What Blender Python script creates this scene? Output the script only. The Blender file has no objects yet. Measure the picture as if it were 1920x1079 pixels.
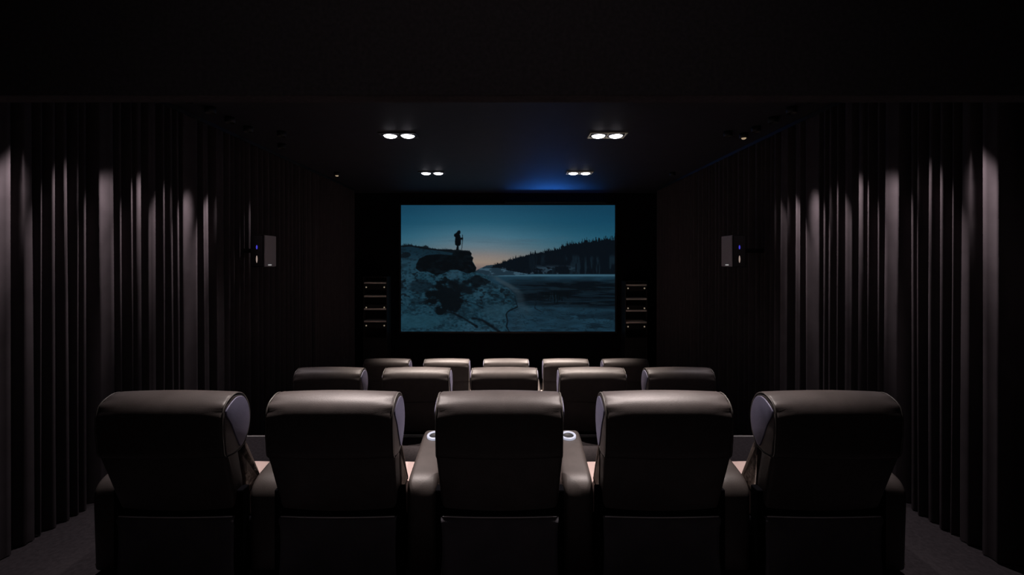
import bpy, bmesh, math, random
import numpy as np
from mathutils import Vector

S = bpy.context.scene
COL = S.collection
PI = math.pi

# ------------------------------------------------------------------ camera
# frame 1920x1079, focal 850 px, vanishing point at pixel (956, 490)
F = 850.0
CAMX, CAMZ = 0.053, 1.71
cam = bpy.data.cameras.new('camera')
cam.sensor_width = 36.0
cam.lens = F / 1920.0 * 36.0
cam.shift_x = (960 - 956) / 1920.0
cam.shift_y = -(539.5 - 490) / 1920.0
cam.clip_start = 0.02
camo = bpy.data.objects.new('camera', cam)
COL.objects.link(camo)
camo.location = (CAMX, 0, CAMZ)
camo.rotation_euler = (PI / 2, 0, 0)
S.camera = camo

# ------------------------------------------------------------------ world, exposure
w = bpy.data.worlds.new('world'); S.world = w
w.use_nodes = True
w.node_tree.nodes['Background'].inputs[0].default_value = (0.02, 0.02, 0.025, 1)
w.node_tree.nodes['Background'].inputs[1].default_value = 0.1
S.view_settings.view_transform = 'Standard'
S.view_settings.look = 'None'
S.view_settings.exposure = 0.0
S.view_settings.gamma = 1.0
S.view_settings.use_curve_mapping = False

# light levels (the lamps themselves are built with their fixtures below)
P_ROW = [250.0, 740.0, 1080.0]          # each lamp of a row fixture
P_WASH = [290.0, 330.0, 230.0, 270.0, 310.0, 215.0, 280.0, 310.0, 80.0, 4.0]   # curtain washers, near to far
P_AISLE = 135.0        # aisle downlights
P_REAR = 7.0          # warm lamp over the back of the room
P_BLUE = 3.6          # added blue strip over the screen, for the ceiling glow
C_ROW = [(1.0, 0.87, 0.83), (1.0, 0.86, 0.77), (1.0, 0.85, 0.75)]
C_WASH = (1.0, 0.87, 0.90)

# room
XL, XR = -3.05, 3.00          # side walls (curtains hang in front)
YB, YF = -1.6, 9.06           # back and screen wall
ZC = 3.07                     # ceiling
PITCH, ROWP, STEP = 0.85, 2.07, 0.36
ROW_Y = [2.26, 2.26 + ROWP, 2.26 + 2 * ROWP]
ROW_Z = [0.0, -STEP, -2 * STEP]
EDGE1, EDGE2 = 4.43, 6.50     # tier edges

# ------------------------------------------------------------------ helpers
def lin(c):
    return tuple(((x / 255.0) / 12.92 if x / 255.0 <= 0.04045 else ((x / 255.0 + 0.055) / 1.055) ** 2.4) for x in c)

def mat(name, col, rough=0.5, metal=0.0, spec=0.5, bump=None, var=0.0, vscale=6.0, sheen=0.0, emit=None, estr=0.0, coat=0.0):
    m = bpy.data.materials.new(name); m.use_nodes = True
    nt = m.node_tree; b = nt.nodes['Principled BSDF']
    b.inputs['Base Color'].default_value = (*col, 1)
    b.inputs['Roughness'].default_value = rough
    b.inputs['Metallic'].default_value = metal
    b.inputs['Specular IOR Level'].default_value = spec
    b.inputs['Sheen Weight'].default_value = sheen
    b.inputs['Coat Weight'].default_value = coat
    tc = nt.nodes.new('ShaderNodeTexCoord')
    if var > 0:
        n = nt.nodes.new('ShaderNodeTexNoise'); n.inputs['Scale'].default_value = vscale
        n.inputs['Detail'].default_value = 4
        nt.links.new(tc.outputs['Object'], n.inputs['Vector'])
        r = nt.nodes.new('ShaderNodeValToRGB')
        r.color_ramp.elements[0].position = 0.3; r.color_ramp.elements[1].position = 0.7
        r.color_ramp.elements[0].color = (*[c * (1 - var) for c in col], 1)
        r.color_ramp.elements[1].color = (*[min(1, c * (1 + var)) for c in col], 1)
        nt.links.new(n.outputs['Fac'], r.inputs['Fac'])
        nt.links.new(r.outputs['Color'], b.inputs['Base Color'])
    if bump:
        sc, st, dist = bump
        n2 = nt.nodes.new('ShaderNodeTexNoise'); n2.inputs['Scale'].default_value = sc
        n2.inputs['Detail'].default_value = 3
        nt.links.new(tc.outputs['Object'], n2.inputs['Vector'])
        bp = nt.nodes.new('ShaderNodeBump'); bp.inputs['Strength'].default_value = st
        bp.inputs['Distance'].default_value = dist
        nt.links.new(n2.outputs['Fac'], bp.inputs['Height'])
        nt.links.new(bp.outputs['Normal'], b.inputs['Normal'])
    if emit:
        b.inputs['Emission Color'].default_value = (*emit, 1)
        b.inputs['Emission Strength'].default_value = estr
    return m

M = {}
M['leather'] = mat('dark_leather', (0.066, 0.055, 0.053), 0.50, spec=0.45, bump=(260, 0.25, 0.002), var=0.12, vscale=14)
M['arm_leather'] = mat('arm_leather', (0.055, 0.046, 0.043), 0.48, spec=0.45, bump=(260, 0.25, 0.002), var=0.12, vscale=14)
M['brown'] = mat('brown_leather', (0.085, 0.062, 0.052), 0.55, spec=0.3, bump=(24, 0.6, 0.02), var=0.25, vscale=20)
M['seat'] = mat('blush_seat_fabric', (0.56, 0.43, 0.40), 0.75, spec=0.2, bump=(200, 0.2, 0.002), var=0.06)
M['lit_gusset'] = mat('lit_gusset_leather', (0.20, 0.195, 0.29), 0.55, spec=0.35, bump=(260, 0.2, 0.002), var=0.08)  # lavender light on the headrest sides is put into this colour
M['stitch'] = mat('seam_leather', (0.085, 0.077, 0.07), 0.5)
M['hem'] = mat('hem_highlight', (0.75, 0.72, 0.75), 0.7)  # pale colour stands in for the lit top edge of the cover
M['flap'] = mat('back_cover_fabric', (0.10, 0.094, 0.11), 0.7, spec=0.25, bump=(90, 0.3, 0.004), var=0.15)
M['plinth'] = mat('plinth_black', (0.004, 0.004, 0.005), 0.95, spec=0.0)
M['curtain'] = mat('curtain_velvet', (0.054, 0.046, 0.049), 0.95, spec=0.0, var=0.10, vscale=9)
M['carpet'] = mat('carpet_grey', (0.042, 0.037, 0.040), 0.98, spec=0.0, var=0.18, vscale=40, bump=(350, 0.6, 0.004))
M['wall'] = mat('wall_black', (0.004, 0.004, 0.006), 0.9, spec=0.1, var=0.1)
M['ceiling'] = mat('ceiling_black', (0.026, 0.026, 0.034), 0.62, spec=0.22, bump=(5, 0.06, 0.02), var=0.1)
M['bulkhead'] = mat('bulkhead_paint', (0.10, 0.09, 0.098), 0.95, spec=0.05, var=0.15, vscale=60)
M['nosing'] = mat('nosing_metal', (0.36, 0.35, 0.34), 0.5, metal=0.2)
M['black'] = mat('matte_black', (0.008, 0.008, 0.009), 0.6)
M['blackgloss'] = mat('gloss_black', (0.010, 0.010, 0.012), 0.3)
M['grille'] = mat('speaker_grille', (0.36, 0.33, 0.35), 0.9, spec=0.1, bump=(500, 0.6, 0.002))
M['olive'] = mat('fixture_frame', (0.80, 0.78, 0.62), 0.5)
M['darkframe'] = mat('fixture_frame_dark', (0.03, 0.028, 0.03), 0.5)
M['lamp'] = mat('lamp_glow', (0.8, 0.8, 0.9), 0.4, emit=(0.93, 0.90, 1.0), estr=8.0)
M['lampdim'] = mat('lamp_glow_small', (0.8, 0.8, 0.8), 0.4, emit=(1.0, 0.72, 0.45), estr=0.35)
M['cupring'] = mat('cup_ring', (0.25, 0.26, 0.30), 0.35, emit=(0.72, 0.76, 0.95), estr=0.5)
M['blueled'] = mat('blue_led', (0.02, 0.02, 0.1), 0.4, emit=(0.06, 0.05, 0.60), estr=0.9)
M['paleoval'] = mat('pale_oval_emission', (0.2, 0.2, 0.2), 0.4, emit=(0.55, 0.42, 0.36), estr=0.55)  # small pale oval with emission on the speaker's near side
M['badge'] = mat('silver_badge_glow', (0.7, 0.7, 0.72), 0.3, emit=(1, 1, 1), estr=0.28)  # no lamp: the badge's brightness is put in as emission
M['knob'] = mat('knob_glint', (0.3, 0.25, 0.2), 0.4, emit=(0.55, 0.45, 0.32), estr=0.35)  # glints on the rack knobs put in as emission
M['lip'] = mat('rack_lip_metal', (0.75, 0.66, 0.60), 0.6)
M['rackface'] = mat('rack_face', (0.012, 0.010, 0.010), 0.5)
M['blueglow'] = mat('blue_strip_glow', (0.05, 0.1, 0.3), 0.4, emit=(0.02, 0.2, 1.0), estr=2.0)
M['rearlamp'] = mat('rear_lamp_glow', (0.8, 0.8, 0.8), 0.4, emit=(1.0, 0.75, 0.6), estr=1.0)

def link(me, name, m, parent=None, smooth=False):
    me.materials.append(m)
    if smooth:
        for p in me.polygons: p.use_smooth = True
    o = bpy.data.objects.new(name, me)
    COL.objects.link(o)
    if parent: o.parent = parent
    return o

def from_bm(name, bm, m, parent=None, smooth=False):
    bmesh.ops.recalc_face_normals(bm, faces=bm.faces)
    me = bpy.data.meshes.new(name); bm.to_mesh(me); bm.free()
    return link(me, name, m, parent, smooth)

def add_box(bm, x0, x1, y0, y1, z0, z1, bev=0.0):
    r = bmesh.ops.create_cube(bm, size=1.0)
    for v in r['verts']:
        v.co = Vector(((x0 + x1) / 2 + v.co.x * (x1 - x0), (y0 + y1) / 2 + v.co.y * (y1 - y0), (z0 + z1) / 2 + v.co.z * (z1 - z0)))
    if bev > 0:
        es = list({e for v in r['verts'] for e in v.link_edges})
        bmesh.ops.bevel(bm, geom=es, offset=bev, segments=2, affect='EDGES', profile=0.5)

def box(name, m, parent, x0, x1, y0, y1, z0, z1, bev=0.0):
    bm = bmesh.new(); add_box(bm, x0, x1, y0, y1, z0, z1, bev)
    return from_bm(name, bm, m, parent)

def lathe(name, m, parent, prof, seg=24, loc=(0, 0, 0), smooth=True):
    """prof: list of (r, z); revolve about z"""
    bm = bmesh.new(); rings = []
    for r, z in prof:
        if r < 1e-6: rings.append([bm.verts.new((0, 0, z))])
        else: rings.append([bm.verts.new((r * math.cos(2 * PI * k / seg), r * math.sin(2 * PI * k / seg), z)) for k in range(seg)])
    for a, b in zip(rings, rings[1:]):
        for k in range(seg):
            k2 = (k + 1) % seg
            if len(a) == 1 and len(b) == 1: continue
            if len(a) == 1: bm.faces.new((a[0], b[k], b[k2]))
            elif len(b) == 1: bm.faces.new((a[k], a[k2], b[0]))
            else: bm.faces.new((a[k], a[k2], b[k2], b[k]))
    o = from_bm(name, bm, m, parent, smooth)
    o.location = loc
    return o

def spline(pts, n, closed=True):
    P = [np.array(p, float) for p in pts]; N = len(P); out = []
    segs = N if closed else N - 1
    for i in range(segs):
        if closed: p0, p1, p2, p3 = P[i - 1], P[i], P[(i + 1) % N], P[(i + 2) % N]
        else: p0, p1, p2, p3 = P[max(i - 1, 0)], P[i], P[i + 1], P[min(i + 2, N - 1)]
        for k in range(n):
            t = k / n
            out.append(0.5 * ((2 * p1) + (-p0 + p2) * t + (2 * p0 - 5 * p1 + 4 * p2 - p3) * t * t + (-p0 + 3 * p1 - 3 * p2 + p3) * t ** 3))
    if not closed: out.append(P[-1])
    return np.array(out)

def round_poly(pts, r, n=4):
    """polygon with rounded corners; r scalar or list"""
    out = []; N = len(pts)
    for i in range(N):
        rr = r[i] if isinstance(r, (list, tuple)) else r
        a, b, c = [np.array(p, float) for p in (pts[i - 1], pts[i], pts[(i + 1) % N])]
        if rr <= 0: out.append(b); continue
        u = (a - b) / np.linalg.norm(a - b); v = (c - b) / np.linalg.norm(c - b)
        p, q = b + u * rr, b + v * rr
        for k in range(n + 1):
            t = k / n
            out.append((1 - t) ** 2 * p + 2 * t * (1 - t) * b + t * t * q)
    return np.array(out)

def outward(poly):
    a = np.roll(poly, 1, 0); c = np.roll(poly, -1, 0); t = c - a
    t /= (np.linalg.norm(t, axis=1)[:, None] + 1e-9)
    n = np.stack([t[:, 1], -t[:, 0]], 1)
    area = 0.5 * np.sum(poly[:, 0] * np.roll(poly[:, 1], -1) - np.roll(poly[:, 0], -1) * poly[:, 1])
    return n if area > 0 else -n

def sweep_x(name, m, parent, poly, w, r=0.02, bulge=0.0, nx=8, wob=None, smooth=True, wfun=None):
    """poly in (y,z), swept across x in [-w,w] with softly rounded ends"""
    nrm = outward(poly); secs = []
    K = 4
    for k in range(K + 1):
        a = PI / 2 * (1 - k / K)
        secs.append((-(w - r) - r * math.sin(a), r * (1 - math.cos(a))))
    for k in range(1, nx): secs.append((-(w - r) + 2 * (w - r) * k / nx, 0))
    for k in range(K + 1):
        a = PI / 2 * k / K
        secs.append(((w - r) + r * math.sin(a), r * (1 - math.cos(a))))
    bm = bmesh.new(); rings = []
    for x, ins in secs:
        b = bulge * (1 - (x / w) ** 2)
        q = poly + nrm * (b - ins)
        ring = []
        for i in range(len(q)):
            yy, zz = q[i]; xx = x
            if wfun: xx = x * wfun(zz)
            if wob: yy, zz = (yy + nrm[i, 0] * wob(x, yy, zz), zz + nrm[i, 1] * wob(x, yy, zz))
            ring.append(bm.verts.new((xx, yy, zz)))
        rings.append(ring)
    n = len(poly)
    for a, b in zip(rings, rings[1:]):
        for i in range(n):
            j = (i + 1) % n
            bm.faces.new((a[i], a[j], b[j], b[i]))
    bm.faces.new(rings[0]); bm.faces.new(rings[-1][::-1])
    return from_bm(name, bm, m, parent, smooth)

def tube(name, m, parent, pts, rad, seg=6, closed=False):
    bm = bmesh.new(); P = [Vector(p) for p in pts]; N = len(P); rings = []
    for i, p in enumerate(P):
        a = P[i - 1] if (i > 0 or closed) else P[i]
        b = P[(i + 1) % N] if (i < N - 1 or closed) else P[i]
        t = (b - a).normalized()
        u = t.cross(Vector((1, 0, 0)))
        if u.length < 0.1: u = t.cross(Vector((0, 0, 1)))
        u.normalize(); v = t.cross(u)
        rings.append([bm.verts.new(p + rad * (u * math.cos(2 * PI * k / seg) + v * math.sin(2 * PI * k / seg))) for k in range(seg)])
    for i in range(N if closed else N - 1):
        a, b = rings[i], rings[(i + 1) % N]
        for k in range(seg):
            bm.faces.new((a[k], a[(k + 1) % seg], b[(k + 1) % seg], b[k]))
    if not closed:
        bm.faces.new(rings[0]); bm.faces.new(rings[-1])
    return from_bm(name, bm, m, parent, True)

def thing(name, label, cat, loc=(0, 0, 0), rot=(0, 0, 0), group=None):
    o = bpy.data.objects.new(name, None); COL.objects.link(o)
    o.empty_display_size = 0.1
    o.location = loc; o.rotation_euler = rot
    o['label'] = label; o['category'] = cat
    if group: o['group'] = group
    return o

def struct(o, label=None):
    o['kind'] = 'structure'
    if label: o['label'] = label
    return o

def copy_tree(o, parent=None):
    c = o.copy(); COL.objects.link(c); c.parent = parent
    for ch in list(o.children): copy_tree(ch, c)
    return c

def spot(parent, loc, power, size_deg, blend, color, rad=0.03, aim=None):
    l = bpy.data.lights.new('lamp_light', 'SPOT')
    l.energy = power; l.spot_size = math.radians(size_deg); l.spot_blend = blend
    l.color = color; l.shadow_soft_size = rad
    o = bpy.data.objects.new('lamp_light', l); COL.objects.link(o)
    o.parent = parent; o.location = loc
    if aim is not None:
        o.rotation_euler = Vector(aim).to_track_quat('-Z', 'Y').to_euler()
    return o

# ------------------------------------------------------------------ the room
bm = bmesh.new()
add_box(bm, XL, XR, YB, EDGE1, -1.10, 0.0)
fl = struct(from_bm('floor', bm, M['carpet']), 'grey carpeted upper tier under the nearest row of seats')
bm = bmesh.new(); add_box(bm, XL, XR, EDGE1, EDGE2, -1.10, ROW_Z[1])
struct(from_bm('floor', bm, M['carpet']), 'grey carpeted middle tier under the second row of seats')
bm = bmesh.new(); add_box(bm, XL, XR, EDGE2, YF, -1.10, ROW_Z[2])
struct(from_bm('floor', bm, M['carpet']), 'grey carpeted lowest floor in front of the screen')
for i, (y, z) in enumerate(((EDGE1, 0.0), (EDGE2, ROW_Z[1]))):
    bm = bmesh.new()
    add_box(bm, XL + 0.02, XR - 0.02, y - 0.030, y + 0.004, z, z + 0.005)
    add_box(bm, XL + 0.02, XR - 0.02, y + 0.0, y + 0.006, z - 0.035, z + 0.005)
    struct(from_bm('trim_%d' % (i + 1), bm, M['nosing']), 'thin metal nosing strip along the tier edge')
bm = bmesh.new(); add_box(bm, XL - 0.1, XR + 0.1, YB, YF + 0.1, ZC, ZC + 0.1)
struct(from_bm('ceiling', bm, M['ceiling']), 'black slightly glossy ceiling')
bm = bmesh.new(); add_box(bm, XL - 0.1, XL, YB, YF + 0.1, -1.1, ZC)
struct(from_bm('wall_left', bm, M['wall']), 'black side wall behind the curtain')
bm = bmesh.new(); add_box(bm, XR, XR + 0.1, YB, YF + 0.1, -1.1, ZC)
struct(from_bm('wall_right', bm, M['wall']), 'black side wall behind the curtain')
bm = bmesh.new(); add_box(bm, XL, XR, YF, YF + 0.1, -1.1, ZC)
struct(from_bm('wall_front', bm, M['wall']), 'black wall around the screen')
bm = bmesh.new(); add_box(bm, XL - 0.1, XR + 0.1, YB - 0.1, YB, -1.1, ZC + 0.1)
struct(from_bm('wall_back', bm, M['wall']), 'black wall at the back of the room')
# bulkhead hanging across the room: its lower edge is the line at pixel row 193
BH1, BH0 = 1.78, 1.70
zb = CAMZ + (490 - 193) / F * BH1
bm = bmesh.new(); add_box(bm, XL, XR, BH0, BH1, zb, ZC, 0.004)
struct(from_bm('trim_3', bm, M['bulkhead']), 'wide dark bulkhead hanging across the ceiling')

# ------------------------------------------------------------------ curtains
def px_to_y(px):      # left curtain: pixel column of a fold -> depth along the wall
    return (2.84 + CAMX) * F / (956 - px)
plates = [(-6, 25), (49, 66), (84, 87), (103, 109), (125, 131), (148, 151), (163, 168), (189, 216), (227, 231),
          (249, 252), (258, 267), (282, 296), (310, 313), (323, 327), (336, 340), (347, 374), (385, 394), (407, 421)]
rnd = random.Random(4)
knots = []
y = YB + 0.05
while y < px_to_y(-6) - 0.12:
    wdt = rnd.uniform(0.01, 0.05); knots.append((y, y + wdt, rnd.uniform(-0.01, 0.0))); y += wdt + rnd.uniform(0.06, 0.11)
for a, b in plates: knots.append((px_to_y(a), px_to_y(b), rnd.uniform(-0.008, 0.008)))
y = px_to_y(421) + 0.10
while y < 8.55:
    wdt = rnd.uniform(0.005, 0.04); knots.append((y, y + wdt, rnd.uniform(-0.012, 0.006))); y += wdt + rnd.uniform(0.06, 0.12)

def curtain(sign, wallx, label, far):
    t = thing('curtain', label, 'curtain', (wallx, 0, 0))
    prof = []
    for i, (a, b, off) in enumerate(knots):
        base = 0.195 + off
        n = max(2, int((b - a) / 0.02) + 1)
        for k in range(n):
            s = k / (n - 1)
            dip = 0.010 * math.sin(PI * s) if b - a > 0.05 else 0.0
            prof.append((a + (b - a) * s, base - dip, i))
        if i + 1 < len(knots):
            c = knots[i + 1][0]; gap = c - b
            dep = min(0.165, 0.05 + gap * 1.3)
            for k in range(1, 8):
                s = k / 8
                prof.append((b + gap * s, base - dep * math.sin(PI * s) ** 0.7 + (knots[i + 1][2] - off) * s, i))
    prof = [p for p in prof if p[0] <= far]
    zs = [ZC - 0.05 - k * (ZC - 0.05 + 0.0) / 12 for k in range(13)]
    bm = bmesh.new(); rows = []
    r2 = random.Random(9 if sign > 0 else 10)
    ph = [r2.uniform(0, 6.28) for _ in range(len(knots) + 2)]
    def lvl(yy):
        return 0.0 if yy < EDGE1 else (ROW_Z[1] if yy < EDGE2 else ROW_Z[2])
    top = ZC - 0.04
    for k in range(15):
        f = k / 14; row = []
        for (yy, dd, i) in prof:
            bot = lvl(yy) + 0.006
            z = top + (bot - top) * f
            d = dd * (0.97 + 0.05 * f) + 0.006 * math.sin(ph[i] + 2.2 * f) * f
            y2 = yy + 0.010 * f * math.sin(ph[i] * 1.7 + 1.5 * f)
            row.append(bm.verts.new((sign * d, y2, z)))
        rows.append(row)
    for a, b in zip(rows, rows[1:]):
        for i in range(len(prof) - 1):
            bm.faces.new((a[i], a[i + 1], b[i + 1], b[i]))
    o = from_bm('drape', bm, M['curtain'], t, True)
    box('curtain_track', M['black'], t, min(sign * 0.05, sign * 0.19), max(sign * 0.05, sign * 0.19), YB + 0.02, far, ZC - 0.04, ZC - 0.004)
    return t
curtain(1, XL, 'long pleated dark curtain covering the left wall', 8.5)
curtain(-1, XR, 'long pleated dark curtain covering the right wall', 8.5)

# ------------------------------------------------------------------ recliner chairs
HP = spline([(0.030, 0.715), (0.006, 0.80), (0.0, 0.885), (0.005, 0.945), (0.028, 0.988), (0.072, 1.012), (0.125, 1.020), (0.185, 0.996),
             (0.232, 0.930), (0.245, 0.850), (0.222, 0.770), (0.165, 0.712)], 4)
AP = round_poly([(0.20, 0.03), (0.185, 0.508), (0.64, 0.593), (0.74, 0.598), (0.74, 0.03)],
                [0.01, 0.10, 0.05, 0.04, 0.01], 9)
GP = spline([(0.020, 0.945), (0.068, 0.985), (0.125, 0.998), (0.180, 0.976), (0.216, 0.920), (0.227, 0.850), (0.206, 0.785), (0.150, 0.728), (0.108, 0.785), (0.066, 0.870)], 4)
def wrinkle(x, y, z):
    return 0.004 * math.sin(46 * z + 9 * x) * (0.5 + 0.5 * math.sin(13 * x + 30 * z))
def corner_gather(x, y, z):
    e = max(0.0, abs(x) - 0.24) / 0.08
    return 0.004 * min(1.0, e) * math.sin(90 * (z + 0.7 * y)) if z > 0.86 else 0.0

def arm(t, x):
    a = sweep_x('armrest', M['arm_leather'], t, AP, 0.083, 0.028, 0.004, 4)
    a.location.x = x
    # cup holder on the sloped top
    yy = 0.625; zz = 0.508 + 0.085 * (yy - 0.185) / 0.455
    sl = math.atan2(0.060, 0.455)
    c = lathe('cup_holder', M['cupring'], a, [(0.034, 0.002), (0.034, 0.009), (0.038, 0.012), (0.046, 0.012), (0.049, 0.008), (0.049, -0.004), (0.034, -0.004), (0.034, 0.002)], 28, (0, yy, zz + 0.004))
    c.rotation_euler = (sl, 0, 0)
    d = lathe('cup_well', M['black'], a, [(0.0, 0.001), (0.032, 0.001), (0.0345, 0.006), (0.0345, -0.003), (0.0, -0.003)], 28, (0, yy, zz + 0.004))
    d.rotation_euler = (sl, 0, 0)
    return a

def make_chair(right_arm=False):
    t = thing('recliner_chair', '', 'chair')
    h = sweep_x('headrest', M['leather'], t, HP, 0.322, 0.022, 0.010, 14, corner_gather)
    nh = outward(HP)
    for s in (-1, 1):
        q = HP + nh * -0.004
        tube('piping', M['stitch'], h, [(s * 0.316, p[0], p[1]) for p in q], 0.0045, 6, True)
    for s in (-1, 1):
        g = sweep_x('side_panel', M['lit_gusset'], h, GP, 0.006, 0.003, 0, 1); g.location.x = s * 0.3215
    bp = round_poly([(0.040, 0.735), (0.024, 0.722), (0.145, 0.375), (0.20, 0.36), (0.24, 0.40), (0.135, 0.725)], 0.012, 3)
    sweep_x('back_panel', M['leather'], t, bp, 0.312, 0.02, 0.006, 8, wfun=lambda z: 0.975 + 0.055 * min(1, max(0, (z - 0.37) / 0.35)))
    box('light_block', M['plinth'], t, -0.341, 0.341, 0.133, 0.20, 0.03, 0.50, 0.006)  # added dark box, blocks light leaking between back and arms
    bc = round_poly([(0.135, 0.745), (0.185, 0.43), (0.40, 0.43), (0.225, 0.745)], [0.01, 0.01, 0.06, 0.03], 5)
    sweep_x('back_cushion', M['brown'], t, bc, 0.318, 0.035, 0.006, 12, wrinkle)
    # loose cover hanging over the lower back
    bm = bmesh.new(); NX, NZ = 28, 20; front = []
    for j in range(NZ + 1):
        f = j / NZ; row = []
        for i in range(NX + 1):
            u = -1 + 2 * i / NX
            x = u * (0.308 - 0.006 * math.sin(PI * f))
            sag = 0.006 * (1 - u * u)
            z = 0.368 - sag * (1 - f) - f * 0.325
            fold = 0.0
            for sgn in (-1, 1):
                q = (1 - sgn * u) * 0.31           # distance from that upper corner
                fold += 0.010 * math.sin(PI * min(1, max(0, (f * 0.33 - 0.30 * q + 0.02) / 0.07))) * math.exp(-q * 4.5)
            fold += 0.004 * math.sin(3.0 * u + 5 * f) * f
            y = 0.118 - fold + 0.012 * max(0, 0.06 - f) / 0.06
            row.append(bm.verts.new((x, y, z)))
        front.append(row)
    back = [[bm.verts.new((v.co.x, v.co.y + 0.006, v.co.z)) for v in row] for row in front]
    for j in range(NZ):
        for i in range(NX):
            bm.faces.new((front[j][i], front[j][i + 1], front[j + 1][i + 1], front[j + 1][i]))
            bm.faces.new((back[j][i], back[j + 1][i], back[j + 1][i + 1], back[j][i + 1]))
    loop = [(0, i) for i in range(NX)] + [(j, NX) for j in range(NZ)] + [(NZ, i) for i in range(NX, 0, -1)] + [(j, 0) for j in range(NZ, 0, -1)]
    for k in range(len(loop)):
        a, b = loop[k], loop[(k + 1) % len(loop)]
        bm.faces.new((front[a[0]][a[1]], back[a[0]][a[1]], back[b[0]][b[1]], front[b[0]][b[1]]))
    fo = from_bm('back_cover', bm, M['flap'], t, True)
    tube('hem', M['hem'], fo, [(-0.298 + 0.596 * i / 12, 0.117, 0.370 - 0.006 * (1 - (-1 + i / 6) ** 2)) for i in range(13)], 0.003)
    sc = round_poly([(0.27, 0.29), (0.27, 0.44), (0.65, 0.43), (0.66, 0.29)], [0.02, 0.03, 0.035, 0.02], 4)
    sweep_x('seat_cushion', M['seat'], t, sc, 0.335, 0.03, 0.006, 8)
    box('seat_base', M['plinth'], t, -0.325, 0.325, 0.15, 0.66, 0.02, 0.295, 0.01)
    fr = round_poly([(0.67, 0.07), (0.668, 0.33), (0.72, 0.33), (0.735, 0.07)], 0.025, 4)
    sweep_x('footrest', M['leather'], t, fr, 0.325, 0.02, 0.004, 6)
    for sx in (-1, 1):
        for yy in (0.22, 0.62):
            box('foot', M['plinth'], t, sx * 0.27 - 0.025, sx * 0.27 + 0.025, yy - 0.025, yy + 0.025, 0.0, 0.025)
    arm(t, -PITCH / 2)
    if right_arm: arm(t, PITCH / 2)
    return t

names = ['leftmost', 'second from left', 'middle', 'second from right', 'rightmost']
rows = ['nearest row', 'second row', 'front row by the screen']
labels = [
    ['big dark leather recliner at the left end of the nearest row, seen from behind',
     'dark leather recliner in the nearest row, second from the left curtain',
     'dark leather recliner in the middle of the nearest row, between the glowing cup holders',
     'dark leather recliner in the nearest row, second from the right curtain',
     'big dark leather recliner at the right end of the nearest row, inner side lit'],
    ['recliner at the left end of the second row, headrest top lit',
     'recliner second from the left in the second row, behind two nearest headrests',
     'recliner in the middle of the second row, above the middle nearest chair',
     'recliner second from the right in the second row',
     'recliner at the right end of the second row'],
    ['small far recliner headrest, left end of the row nearest the screen',
     'small far recliner, second from left in the row nearest the screen',
     'small far recliner, middle of the row nearest the screen',
     'small far recliner, second from right in the row nearest the screen',
     'small far recliner headrest, right end of the row nearest the screen']]
dx = [[0.025, -0.012, 0, 0.012, -0.005], [0, 0, 0, 0, 0], [0, 0, 0, 0, 0]]
chA = make_chair(False); chB = make_chair(True)
usedA = usedB = False
for r in range(3):
    for c in range(5):
        if c < 4:
            o = copy_tree(chA) if usedA else chA; usedA = True
        else:
            o = copy_tree(chB) if usedB else chB; usedB = True
        o.location = ((c - 2) * PITCH, ROW_Y[r], ROW_Z[r])
        o['label'] = labels[r][c]
        o['group'] = 'recliner chairs in three tiered rows'

# ------------------------------------------------------------------ ceiling fixtures over each row
def row_fixture(x, y, framemat, label):
    t = thing('twin_downlight', label, 'ceiling light', (x, y, ZC), group='twin lamp fixtures in the ceiling')
    fw, fd, b = 0.20, 0.105, 0.016
    zt, zb_ = 0.0, -0.012
    fr = box('frame', framemat, t, -fw, fw, -fd, -fd + b, zb_, zt, 0.002)
    box('frame', framemat, t, -fw, fw, fd - b, fd, zb_, zt, 0.002)
    box('frame', framemat, t, -fw, -fw + b, -fd + b, fd - b, zb_, zt, 0.002)
    box('frame', framemat, t, fw - b, fw, -fd + b, fd - b, zb_, zt, 0.002)
    box('frame', framemat, t, -b / 2, b / 2, -fd + b, fd - b, zb_, zt, 0.002)
    box('backplate', M['black'], t, -fw + b, fw - b, -fd + b, fd - b, -0.003, 0.0)
    for s in (-1, 1):
        lx = s * 0.094
        prof = [(0.0, -0.034)] + [(0.072 * math.sin(a), -0.006 - 0.028 * math.cos(a)) for a in [PI / 2 * k / 6 for k in range(1, 7)]] + [(0.072, -0.004), (0.0, -0.004)]
        lp = lathe('lamp', M['lamp'], t, prof, 24, (lx, 0, 0))
        lathe('lamp_ring', M['darkframe'], t, [(0.074, -0.004), (0.074, -0.014), (0.080, -0.014), (0.080, -0.004), (0.074, -0.004)], 24, (lx, 0, 0))
        ax = -math.copysign(0.36 if s * x < 0 else (0.03 if y < 4 else -0.07), x)      # gimbals lean towards the middle of the row
        spot(t, (lx, 0, -0.05), P_ROW[0 if y < 4 else (1 if y < 6 else 2)], (60 if s * x < 0 else 56) - (0 if y < 4 else 8), 1.0, C_ROW[0 if y < 4 else (1 if y < 6 else 2)], 0.04, (ax, -0.13 if y < 4 else 0.05, -1))
    return t
fx = [('far', 6.96), ('near', 4.88)]
row_fixture(-1.14, 4.88, M['darkframe'], 'nearer twin lamp ceiling fixture on the left, dark frame')
row_fixture(1.10, 4.88, M['olive'], 'nearer twin lamp ceiling fixture on the right, pale olive frame')
row_fixture(-1.14, 6.96, M['darkframe'], 'farther twin lamp ceiling fixture on the left above the screen corner')
row_fixture(1.12, 6.96, M['olive'], 'farther twin lamp ceiling fixture on the right in the blue glow')
row_fixture(-1.12, 2.80, M['darkframe'], 'left twin lamp fixture over the nearest row, behind the bulkhead')
row_fixture(1.12, 2.80, M['darkframe'], 'right twin lamp fixture over the nearest row, behind the bulkhead')

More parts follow.
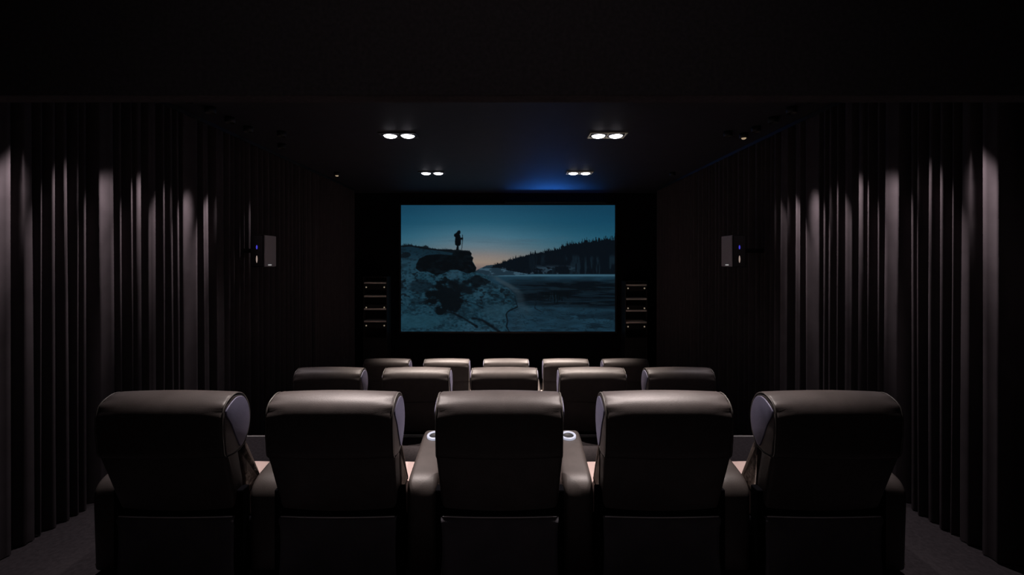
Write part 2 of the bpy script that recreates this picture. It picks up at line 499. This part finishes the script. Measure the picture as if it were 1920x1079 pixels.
# ------------------------------------------------------------------ small curtain downlights
def can_light(x, y, power, label, bulb, lean, size=17, blend=0.95):
    t = thing('wall_downlight', label, 'ceiling light', (x, y, ZC), group='small downlights washing the curtains')
    lathe('can', M['black'], t, [(0.040, 0.0), (0.040, -0.055), (0.044, -0.055), (0.044, 0.0), (0.040, 0.0)], 20)
    lathe('lamp', M['lampdim'], t, [(0.0, -0.004), (0.036, -0.004), (0.036, 0.0), (0.0, 0.0)], 20)
    if bulb: lathe('bulb', M['lampdim'], t, [(0.0, -0.066), (0.014, -0.064), (0.022, -0.058), (0.024, -0.05), (0.0, -0.05)], 16)
    spot(t, (0, 0, -0.07), power, size, blend, C_WASH, 0.02, (lean * 0.262, -0.24, -1))
    return t
ys = [2.54, 2.84, 3.14, 3.44, 3.72, 4.00, 4.28, 4.58, 5.25, 6.93]
ordn = ['first', 'second', 'third', 'fourth', 'fifth', 'sixth', 'seventh', 'eighth', 'ninth', 'tenth and farthest']
for k, yy in enumerate(ys):
    can_light(-2.59, yy, P_WASH[k], '%s black can downlight, counted from the bulkhead, along the left curtain' % ordn[k], k == 9, -1)
    can_light(2.54, yy if k != 8 else 4.82, P_WASH[k], '%s black can downlight, counted from the bulkhead, along the right curtain' % ordn[k], k == 8, 1)
for sx, nm in ((-1, 'left'), (1, 'right')):
    for yy, wh in ((3.35, 'nearest row'), (4.75, 'tier edge')):
        can_light(sx * 2.34, yy, P_AISLE, 'black can downlight over the %s aisle by the %s' % (nm, wh), False, 0, 42, 1.0)
# warm lamp above the back of the room, behind the viewer
t = thing('ceiling_downlight', 'dim warm round downlight above the back of the room', 'ceiling light', (0, -0.3, ZC))
lathe('trim_ring', M['black'], t, [(0.07, 0.0), (0.07, -0.01), (0.09, -0.01), (0.09, 0.0), (0.07, 0.0)], 24)
lathe('lamp', M['rearlamp'], t, [(0.0, -0.006), (0.068, -0.006), (0.068, 0.0), (0.0, 0.0)], 24)
spot(t, (0, 0, -0.03), P_REAR, 125, 0.9, (1.0, 0.85, 0.85), 0.06, (0, 1.0, -0.55))

# ------------------------------------------------------------------ surround speakers on the side walls
def speaker(x_in, y0, y1, z0, z1, side, label):
    """side=-1: left wall, the box reaches from the wall to x_in"""
    wallx = XL if side < 0 else XR
    t = thing('wall_speaker', label, 'speaker', (x_in, (y0 + y1) / 2, z0), group='surround speakers on the side walls')
    hy = (y1 - y0) / 2; H = z1 - z0; s = side
    # cabinet, slightly tapered towards the wall
    bm = bmesh.new()
    add_box(bm, min(0.014 * s, 0.155 * s), max(0.014 * s, 0.155 * s), -hy, hy, 0, H, 0.008)
    from_bm('cabinet', bm, M['blackgloss'], t)
    bm = bmesh.new()
    add_box(bm, min(0, 0.014 * s), max(0, 0.014 * s), -hy + 0.004, hy - 0.004, 0.006, H - 0.004, 0.005)
    g = from_bm('grille', bm, M['grille'], t)
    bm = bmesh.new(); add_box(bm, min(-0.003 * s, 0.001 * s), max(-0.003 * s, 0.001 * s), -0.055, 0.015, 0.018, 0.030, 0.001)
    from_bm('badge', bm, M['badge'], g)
    bx0, bx1 = sorted((0.155 * s, (wallx - x_in)))
    box('bracket', M['black'], t, bx0, bx1, -0.03, 0.03, H * 0.45, H * 0.58)
    for (zz, hh, m, nm) in ((H * 0.56, 0.026, M['blueled'], 'blue_light'), (H * 0.19, 0.046, M['paleoval'], 'pale_oval')):
        bm = bmesh.new(); bmesh.ops.create_uvsphere(bm, u_segments=12, v_segments=8, radius=1.0)
        for v in bm.verts: v.co = Vector((v.co.x * 0.0085, v.co.y * 0.006, v.co.z * hh * 0.85))
        o = from_bm(nm, bm, m, t, True); o.location = (0.085 * s, -hy, zz + 0.02)
    return t
speaker(-2.553, 4.82, 5.06, 1.645, 1.99, -1, 'black surround speaker with grey grille on the left curtain wall')
speaker(2.425, 4.85, 5.09, 1.645, 1.99, 1, 'black surround speaker with grey grille on the right curtain wall')

# ------------------------------------------------------------------ equipment racks beside the screen
def rack(x0, x1, ztop, side, label):
    cx = (x0 + x1) / 2; hw = (x1 - x0) / 2; zf = ROW_Z[2]
    t = thing('equipment_rack', label, 'rack', (cx, 8.72, zf), group='equipment racks beside the screen')
    H = ztop - zf; d = 0.15
    box('side_panel', M['rackface'], t, -hw, -hw + 0.015, -d, d, 0, H, 0.002)
    box('side_panel', M['rackface'], t, hw - 0.015, hw, -d, d, 0, H, 0.002)
    box('top_panel', M['rackface'], t, -hw + 0.015, hw - 0.015, -d, d, H - 0.02, H, 0.002)
    box('back_panel', M['rackface'], t, -hw + 0.015, hw - 0.015, d - 0.012, d, 0, H - 0.02)
    box('base', M['rackface'], t, -hw + 0.015, hw - 0.015, -d + 0.01, d - 0.012, 0, 0.98, 0.003)
    return t, hw, d, zf
def zpix(p, yv=8.58): return CAMZ + (490 - p) / F * yv
for side, x0, x1, top, bars, dots, lab in (
        (-1, -2.72, -2.27, 519, (531, 556, 580, 603), (539, 577, 611), 'dark equipment rack with lit shelves left of the screen'),
        (1, 2.235, 2.655, 528, (535, 561, 583, 605), (541, 578.5, 613), 'dark equipment rack with lit shelves right of the screen')):
    t, hw, d, zf = rack(x0, x1, zpix(top), side, lab)
    for p in bars:
        z = zpix(p) - zf
        box('shelf', M['lip'], t, -hw + 0.016, hw - 0.016, -d - 0.004, d - 0.014, z - 0.016, z + 0.016, 0.003)
    for p in dots:
        z = zpix(p) - zf
        u = box('amplifier', M['rackface'], t, -hw + 0.02, hw - 0.02, -d + 0.012, d - 0.03, z - 0.05, z + 0.05, 0.004)
        for s in (-1, 1):
            k = lathe('glint_knob', M['knob'], u, [(0, 0.012), (0.010, 0.012), (0.014, 0.006), (0.014, 0.0), (0, 0.0)], 14, (s * (hw - 0.055), -d + 0.012, z))
            k.rotation_euler = (PI / 2, 0, 0)

# ------------------------------------------------------------------ added blue strip for the glow on the ceiling, source unseen
t = thing('added_light_strip', 'added blue light strip for the ceiling glow, above the right half of the screen', 'light strip', (0.95, 8.97, 2.875))
bx = 1.0
box('channel', M['black'], t, -bx, bx, -0.04, 0.04, -0.02, -0.012)
box('channel_side', M['black'], t, -bx, bx, -0.044, -0.04, -0.02, 0.003)
box('channel_side', M['black'], t, -bx, bx, 0.04, 0.044, -0.02, 0.012)
box('glow_strip', M['blueglow'], t, -bx + 0.01, bx - 0.01, -0.012, 0.012, -0.012, -0.006)
for q in [-0.9 + 0.15 * k for k in range(13)]:
    sp = spot(t, (q, 0.0, 0.02), P_BLUE * math.exp(-((q + 0.1) / 0.55) ** 2), 56, 1.0, (0.03, 0.22, 1.0), 0.03, (0.0, -1.0, 0.08))
    sp.scale = (2.2, 1, 1)      # oval beam, spreads the added glow wide and flat

# ------------------------------------------------------------------ the screen with its picture
W, H = 480, 284
rng = np.random.RandomState(7)
def vnoise(sx, sy, seed):
    r = np.random.RandomState(seed)
    gx, gy = int(W / sx) + 3, int(H / sy) + 3
    g = r.rand(gy, gx)
    X = np.arange(W) / sx; Y = np.arange(H) / sy
    xi, yi = X.astype(int), Y.astype(int); xf, yf = X - xi, Y - yi
    xf = xf * xf * (3 - 2 * xf); yf = yf * yf * (3 - 2 * yf)
    a = g[yi][:, xi]; b = g[yi][:, xi + 1]; c = g[yi + 1][:, xi]; d = g[yi + 1][:, xi + 1]
    return (a * (1 - xf) + b * xf) * (1 - yf)[:, None] + (c * (1 - xf) + d * xf) * yf[:, None]
def fbm(sx, sy, seed, o=4):
    t = 0; amp = 1; tot = 0
    for k in range(o):
        t = t + amp * vnoise(max(1.01, sx / 2 ** k), max(1.01, sy / 2 ** k), seed + k); tot += amp; amp *= 0.55
    return t / tot
# picture coordinates: 1600 x 948 (x right, y down)
gx, gy = np.meshgrid((np.arange(W) + 0.5) / W * 1600, (np.arange(H) + 0.5) / H * 948)
def pip(pts, xx=None, yy=None):
    xx = gx if xx is None else xx; yy = gy if yy is None else yy
    ins = np.zeros(xx.shape, bool); n = len(pts)
    for i in range(n):
        (x0, y0), (x1, y1) = pts[i], pts[(i + 1) % n]
        if y0 == y1: continue
        ins ^= ((y0 > yy) != (y1 > yy)) & (xx < (x1 - x0) * (yy - y0) / (y1 - y0) + x0)
    return ins
def aa(pts):
    m = 0
    for ox in (-1.1, 1.1):
        for oy in (-1.1, 1.1): m = m + pip(pts, gx + ox, gy + oy)
    return m / 4.0
def mix(img, c, a):
    c = np.asarray(c, float)
    return img * (1 - a[..., None]) + c * a[..., None]
def sm(x, a, b):
    t = np.clip((x - a) / (b - a), 0, 1); return t * t * (3 - 2 * t)
Z = lambda L: [(x - 48, y - 60) for x, y in L]      # from zoomed photo coordinates
# sky
ky = np.array([0, 130, 240, 320, 380, 430, 480, 948.])
cg = np.array([(24, 68, 92), (36, 84, 106), (70, 108, 126), (98, 116, 126), (128, 121, 118), (143, 127, 114), (116, 100, 98), (112, 98, 98)], float)
cr = np.array([(17, 60, 84), (19, 66, 90), (27, 78, 100), (40, 86, 104), (60, 92, 104), (70, 92, 102), (70, 92, 102), (70, 92, 102)], float)
skg = np.stack([np.interp(gy, ky, cg[:, k]) for k in range(3)], -1)
skr = np.stack([np.interp(gy, ky, cr[:, k]) for k in range(3)], -1)
wt = np.exp(-((gx - 560) / np.where(gx > 560, 620.0, 560.0)) ** 2)[..., None]
img = skr * (1 - wt) + skg * wt
img *= (0.97 + 0.06 * fbm(160, 14, 3, 3))[..., None]
img = mix(img, (62, 84, 98), 0.35 * sm(fbm(120, 8, 11, 3), 0.5, 0.8) * np.exp(-((gy - 275) / 40) ** 2))
# river flat
ice = np.stack([np.full((H, W), v) for v in (22., 46., 60.)], -1)
ice *= (0.72 + 0.55 * fbm(26, 6, 21))[..., None]
river = (gy > 512)
img = np.where(river[..., None], ice, img)
dark = sm(gx, 640, 1050) * sm(gy, 545, 590) * (1 - sm(gy + 0.10 * (1600 - gx) * 0.4, 745, 800))
dark *= 0.55 + 0.45 * sm(fbm(60, 4, 31), 0.36, 0.55)
img = mix(img, (6, 13, 19), np.clip(dark * 1.15, 0, 1))
img = mix(img, (24, 44, 54), 0.55 * dark * sm(fbm(34, 2.4, 37), 0.56, 0.72))
crk = sm(np.abs(fbm(30, 9, 41) - 0.5), 0.03, 0.0) * sm(gy, 700, 760)
img = mix(img, (10, 22, 30), 0.75 * crk)
img = mix(img, (8, 17, 24), 0.55 * sm(fbm(48, 10, 43), 0.5, 0.62) * sm(gy, 770, 830) * sm(gx, 960, 1080))
# reflections of the trees on the dark water
for k in range(26):
    x = 1060 + k * 8.5 + rng.uniform(-3, 3); l = rng.uniform(20, 75) * (1 - abs(k - 12) / 20)
    img = mix(img, (4, 9, 13), 0.85 * ((np.abs(gx - x) < 2.8) & (gy > 650) & (gy < 672 + l)))
# pale stream winding down
cy = np.array([530, 560, 600, 630, 660, 700, 740, 780, 830, 880, 948.]); cx_ = np.array([690, 730, 800, 850, 880, 890, 885, 920, 900, 870, 850.])
cw = np.array([30, 32, 36, 34, 30, 34, 45, 60, 80, 80, 70.])
dst = np.abs(gx - np.interp(gy, cy, cx_)) / np.interp(gy, cy, cw)
img = mix(img, (50, 66, 76), 0.62 * (0.55 + 0.45 * sm(fbm(24, 8, 57), 0.35, 0.6)) * (1 - sm(dst, 0.2, 1.5)) * sm(gy, 525, 545) * (1 - 0.8 * sm(gy, 700, 860)))
# fog line along the far shore
img = mix(img, (62, 98, 116), np.exp(-((gy - 527) / 8.0) ** 2) * sm(gx, 620, 760) * (0.75 + 0.25 * fbm(50, 20, 51)))
# far snowy hill
hill = Z([(590, 560), (640, 535), (690, 512), (740, 508), (800, 500), (860, 505), (960, 520), (1000, 582), (700, 590), (600, 575)])
hm = aa(hill)
img = mix(img, (26, 44, 56), hm)
img = mix(img, (58, 84, 100), hm * 0.8 * sm(fbm(20, 9, 61), 0.5, 0.62))
# forest: a slope with spiky tree tops
tx = np.array([560, 640, 700, 760, 850, 900, 950, 1050, 1150, 1200, 1250, 1350, 1450, 1600.])
ty = np.array([470, 462, 452, 430, 398, 388, 372, 352, 335, 322, 300, 285, 268, 252.])
topline = np.interp(gx[0], tx, ty)
sil = topline + 10
x = 690.0
while x < 1620:
    hgt = rng.choice([14, 20, 26, 34, 46]) * (0.55 + 0.55 * (x - 690) / 900); wd = rng.uniform(4, 9)
    b = np.interp(x, tx, ty) + 14
    tri = b - hgt * np.clip(1 - np.abs(gx[0] - x) / wd, 0, 1) - 6 * (np.abs(gx[0] - x) < wd)
    sil = np.minimum(sil, np.where(np.abs(gx[0] - x) < wd, tri, 9999))
    x += rng.uniform(5, 13)
base = np.interp(gx, [560, 660, 720, 800, 950, 1600], [470, 470, 470, 490, 516, 516])
fm = np.clip((gy - sil[None, :]) / 3 + 0.5, 0, 1) * (gy < base)
img = mix(img, (7, 14, 21), fm)
img = mix(img, (20, 36, 46), fm * 0.7 * sm(fbm(7, 40, 71), 0.55, 0.7) * sm(gx, 700, 1350) * sm(gy, 360, 400))
img = mix(img, (46, 66, 80), fm * 0.75 * sm(fbm(14, 8, 73), 0.58, 0.68) * sm(gy, 440, 480) * (1 - sm(gx, 1150, 1450)))
# near bank
bank = Z([(48, 364), (130, 362), (230, 378), (330, 392), (460, 398), (545, 402), (575, 418), (572, 440), (588, 455), (582, 480), (600, 510), (612, 532),
          (605, 560), (690, 588), (712, 625), (760, 650), (850, 682), (905, 735), (918, 790), (918, 822), (858, 850), (838, 885), (830, 940), (850, 1010), (48, 1010)])
bmk = aa(bank)
img = mix(img, (21, 49, 62), bmk)
n1 = fbm(40, 18, 81); n2 = fbm(9, 5, 85); n3 = fbm(90, 60, 89)
img = mix(img, (12, 27, 37), bmk * 0.55 * (1 - sm(gy, 380, 470)))
img = mix(img, (36, 66, 82), bmk * 0.75 * sm(n3, 0.40, 0.66) * sm(gy, 330, 480))
img = mix(img, (12, 26, 34), bmk * 0.55 * sm(n1, 0.52, 0.68))
n4 = fbm(5, 3, 87, 3)
img = mix(img, (10, 20, 27), bmk * 0.5 * sm(n4, 0.55, 0.7))
img = mix(img, (46, 76, 92), bmk * 0.35 * sm(n4, 0.48, 0.3) * sm(gy, 470, 520))
img = mix(img, (8, 15, 20), bmk * 0.75 * sm(n2, 0.56, 0.66) * sm(gy, 440, 520) * (1 - sm(gy, 720, 780)))
def blob(cx, cy, rx, ry, c, a, seed, rag=0.5):
    global img
    q = ((gx - cx) / rx) ** 2 + ((gy - cy) / ry) ** 2
    img = mix(img, c, bmk * a * (1 - sm(q + rag * 2 * (fbm(14, 9, seed) - 0.5), 0.5, 1.0)))
blob(330, 690, 150, 130, (5, 10, 14), 0.95, 101, 1.1)
blob(440, 620, 130, 60, (7, 13, 18), 0.85, 105, 1.2)
blob(570, 570, 100, 52, (7, 13, 18), 0.85, 109, 1.1)
blob(150, 610, 90, 50, (10, 20, 27), 0.6, 113, 1.4)
blob(25, 375, 45, 22, (9, 15, 20), 0.8, 117, 1.6)
blob(120, 870, 200, 60, (27, 60, 74), 0.7, 121, 0.6)
blob(400, 520, 60, 40, (40, 68, 84), 0.55, 125, 0.9)
blob(720, 800, 120, 70, (32, 60, 74), 0.6, 127, 0.6)
cliff = Z([(165, 500), (185, 462), (240, 436), (330, 428), (430, 436), (440, 412), (480, 400), (560, 404), (578, 425), (570, 445), (590, 455), (580, 485), (612, 530),
           (600, 560), (540, 572), (470, 545), (420, 545), (370, 572), (310, 585), (250, 560), (190, 560), (160, 535)])
img = mix(img, (5, 9, 13), aa(cliff) * (0.82 + 0.18 * sm(n2, 0.3, 0.55)))
# dry grass along the brow
for k in range(150):
    x = rng.uniform(0, 520); b = np.interp(x, [0, 80, 180, 280, 410, 520], [306, 302, 320, 334, 340, 345])
    hgt = rng.uniform(4, 14) * (1.6 if (150 < x < 215 or 20 < x < 90 or 310 < x < 360) else 0.9); lean = rng.uniform(-4, 4)
    img = mix(img, (8, 14, 18), 0.85 * aa([(x - 3, b + 8), (x + 3, b + 8), (x + lean, b - hgt)]))
img = mix(img, (9, 15, 20), 0.85 * aa(Z([(60, 368), (110, 355), (150, 366), (210, 372), (235, 360), (262, 385), (330, 392), (420, 392), (470, 402), (440, 420), (330, 402), (230, 392), (130, 372)])))
# dark cracks in the foreground snow
def crack(pts, w0, a=0.9, c=(6, 12, 17)):
    global img
    p = spline(Z(pts), 10, closed=False)
    for i in range(len(p) - 1):
        ax, ay = p[i]; bx_, by_ = p[i + 1]; dx_, dy_ = bx_ - ax, by_ - ay; L = dx_ * dx_ + dy_ * dy_ + 1e-6
        tt = np.clip(((gx - ax) * dx_ + (gy - ay) * dy_) / L, 0, 1)
        dd = np.hypot(gx - ax - tt * dx_, gy - ay - tt * dy_)
        img = mix(img, c, a * 0.6 * np.clip(1.2 - dd / (w0 * (0.5 + n2 * 1.0)), 0, 1))
crack([(330, 850), (430, 868), (500, 900), (570, 940), (620, 975)], 9)
crack([(580, 905), (660, 925), (720, 965), (790, 1012)], 11)
crack([(918, 822), (880, 840), (855, 852), (835, 880), (845, 930), (838, 970), (860, 1010)], 6)
crack([(900, 740), (905, 780), (920, 820)], 4, 0.7)
crack([(500, 770), (600, 800), (660, 830)], 6, 0.6)
crack([(1060, 790), (1050, 830), (1100, 860)], 4, 0.6)
# walker with a stick
hk = Z([(474, 252), (486, 249), (493, 256), (493, 272), (487, 280), (492, 292), (495, 305), (510, 302), (514, 308), (512, 319), (497, 321), (497, 352), (490, 364), (480, 366),
        (479, 390), (482, 398), (458, 398), (463, 384), (466, 366), (454, 358), (451, 335), (455, 302), (444, 292), (446, 278), (460, 270), (467, 262)])
img = mix(img, (4, 8, 12), aa(hk))
for q in ([(506, 282), (511, 282), (511, 330), (507, 365), (503, 399), (499, 399), (503, 365), (507, 330)],):
    img = mix(img, (5, 9, 13), 0.9 * aa(Z(q)))
img *= (0.98 + 0.04 * rng.rand(H, W))[..., None]
img = np.clip(img * 1.0, 0, 255)

SX0, SX1 = (752 - 956) / F * 9.0 + CAMX, (1153 - 956) / F * 9.0 + CAMX
SZ1, SZ0 = CAMZ + (490 - 385) / F * 9.0, CAMZ + (490 - 622) / F * 9.0
t = thing('cinema_screen', 'wide screen showing a walker on a snowy bluff above a river', 'screen', ((SX0 + SX1) / 2, 9.0, SZ0))
hw = (SX1 - SX0) / 2; hh = SZ1 - SZ0
xs = np.linspace(-hw, hw, W); zs = np.linspace(hh, 0, H)
vx, vz = np.meshgrid(xs, zs)
verts = np.stack([vx.ravel(), np.zeros(W * H), vz.ravel()], 1)
idx = np.arange(W * H).reshape(H, W)
faces = np.stack([idx[:-1, :-1].ravel(), idx[1:, :-1].ravel(), idx[1:, 1:].ravel(), idx[:-1, 1:].ravel()], 1)
me = bpy.data.meshes.new('picture')
me.vertices.add(W * H); me.vertices.foreach_set('co', verts.ravel().astype(np.float32))
me.loops.add(faces.size); me.loops.foreach_set('vertex_index', faces.ravel().astype(np.int32))
me.polygons.add(len(faces)); me.polygons.foreach_set('loop_start', (np.arange(len(faces)) * 4).astype(np.int32))
me.update(calc_edges=True)
ca = me.color_attributes.new('picture', 'FLOAT_COLOR', 'POINT')
s = img.reshape(-1, 3) / 255.0
l = np.where(s <= 0.04045, s / 12.92, ((s + 0.055) / 1.055) ** 2.4)
ca.data.foreach_set('color', np.concatenate([l, np.ones((len(l), 1))], 1).ravel().astype(np.float32))
m = bpy.data.materials.new('screen_picture'); m.use_nodes = True
nt = m.node_tree; b = nt.nodes['Principled BSDF']
b.inputs['Base Color'].default_value = (0.01, 0.01, 0.01, 1); b.inputs['Roughness'].default_value = 0.9
b.inputs['Specular IOR Level'].default_value = 0.0
at = nt.nodes.new('ShaderNodeVertexColor'); at.layer_name = 'picture'
nt.links.new(at.outputs['Color'], b.inputs['Emission Color']); b.inputs['Emission Strength'].default_value = 1.0
link(me, 'picture', m, t)
box('backing', M['black'], t, -hw, hw, 0.003, 0.03, 0, hh)
fb = 0.035
box('frame_rail', M['black'], t, -hw - fb, hw + fb, -0.006, 0.03, -fb, 0)
box('frame_rail', M['black'], t, -hw - fb, hw + fb, -0.006, 0.03, hh, hh + fb)
box('frame_rail', M['black'], t, -hw - fb, -hw, -0.006, 0.03, 0, hh)
box('frame_rail', M['black'], t, hw, hw + fb, -0.006, 0.03, 0, hh)
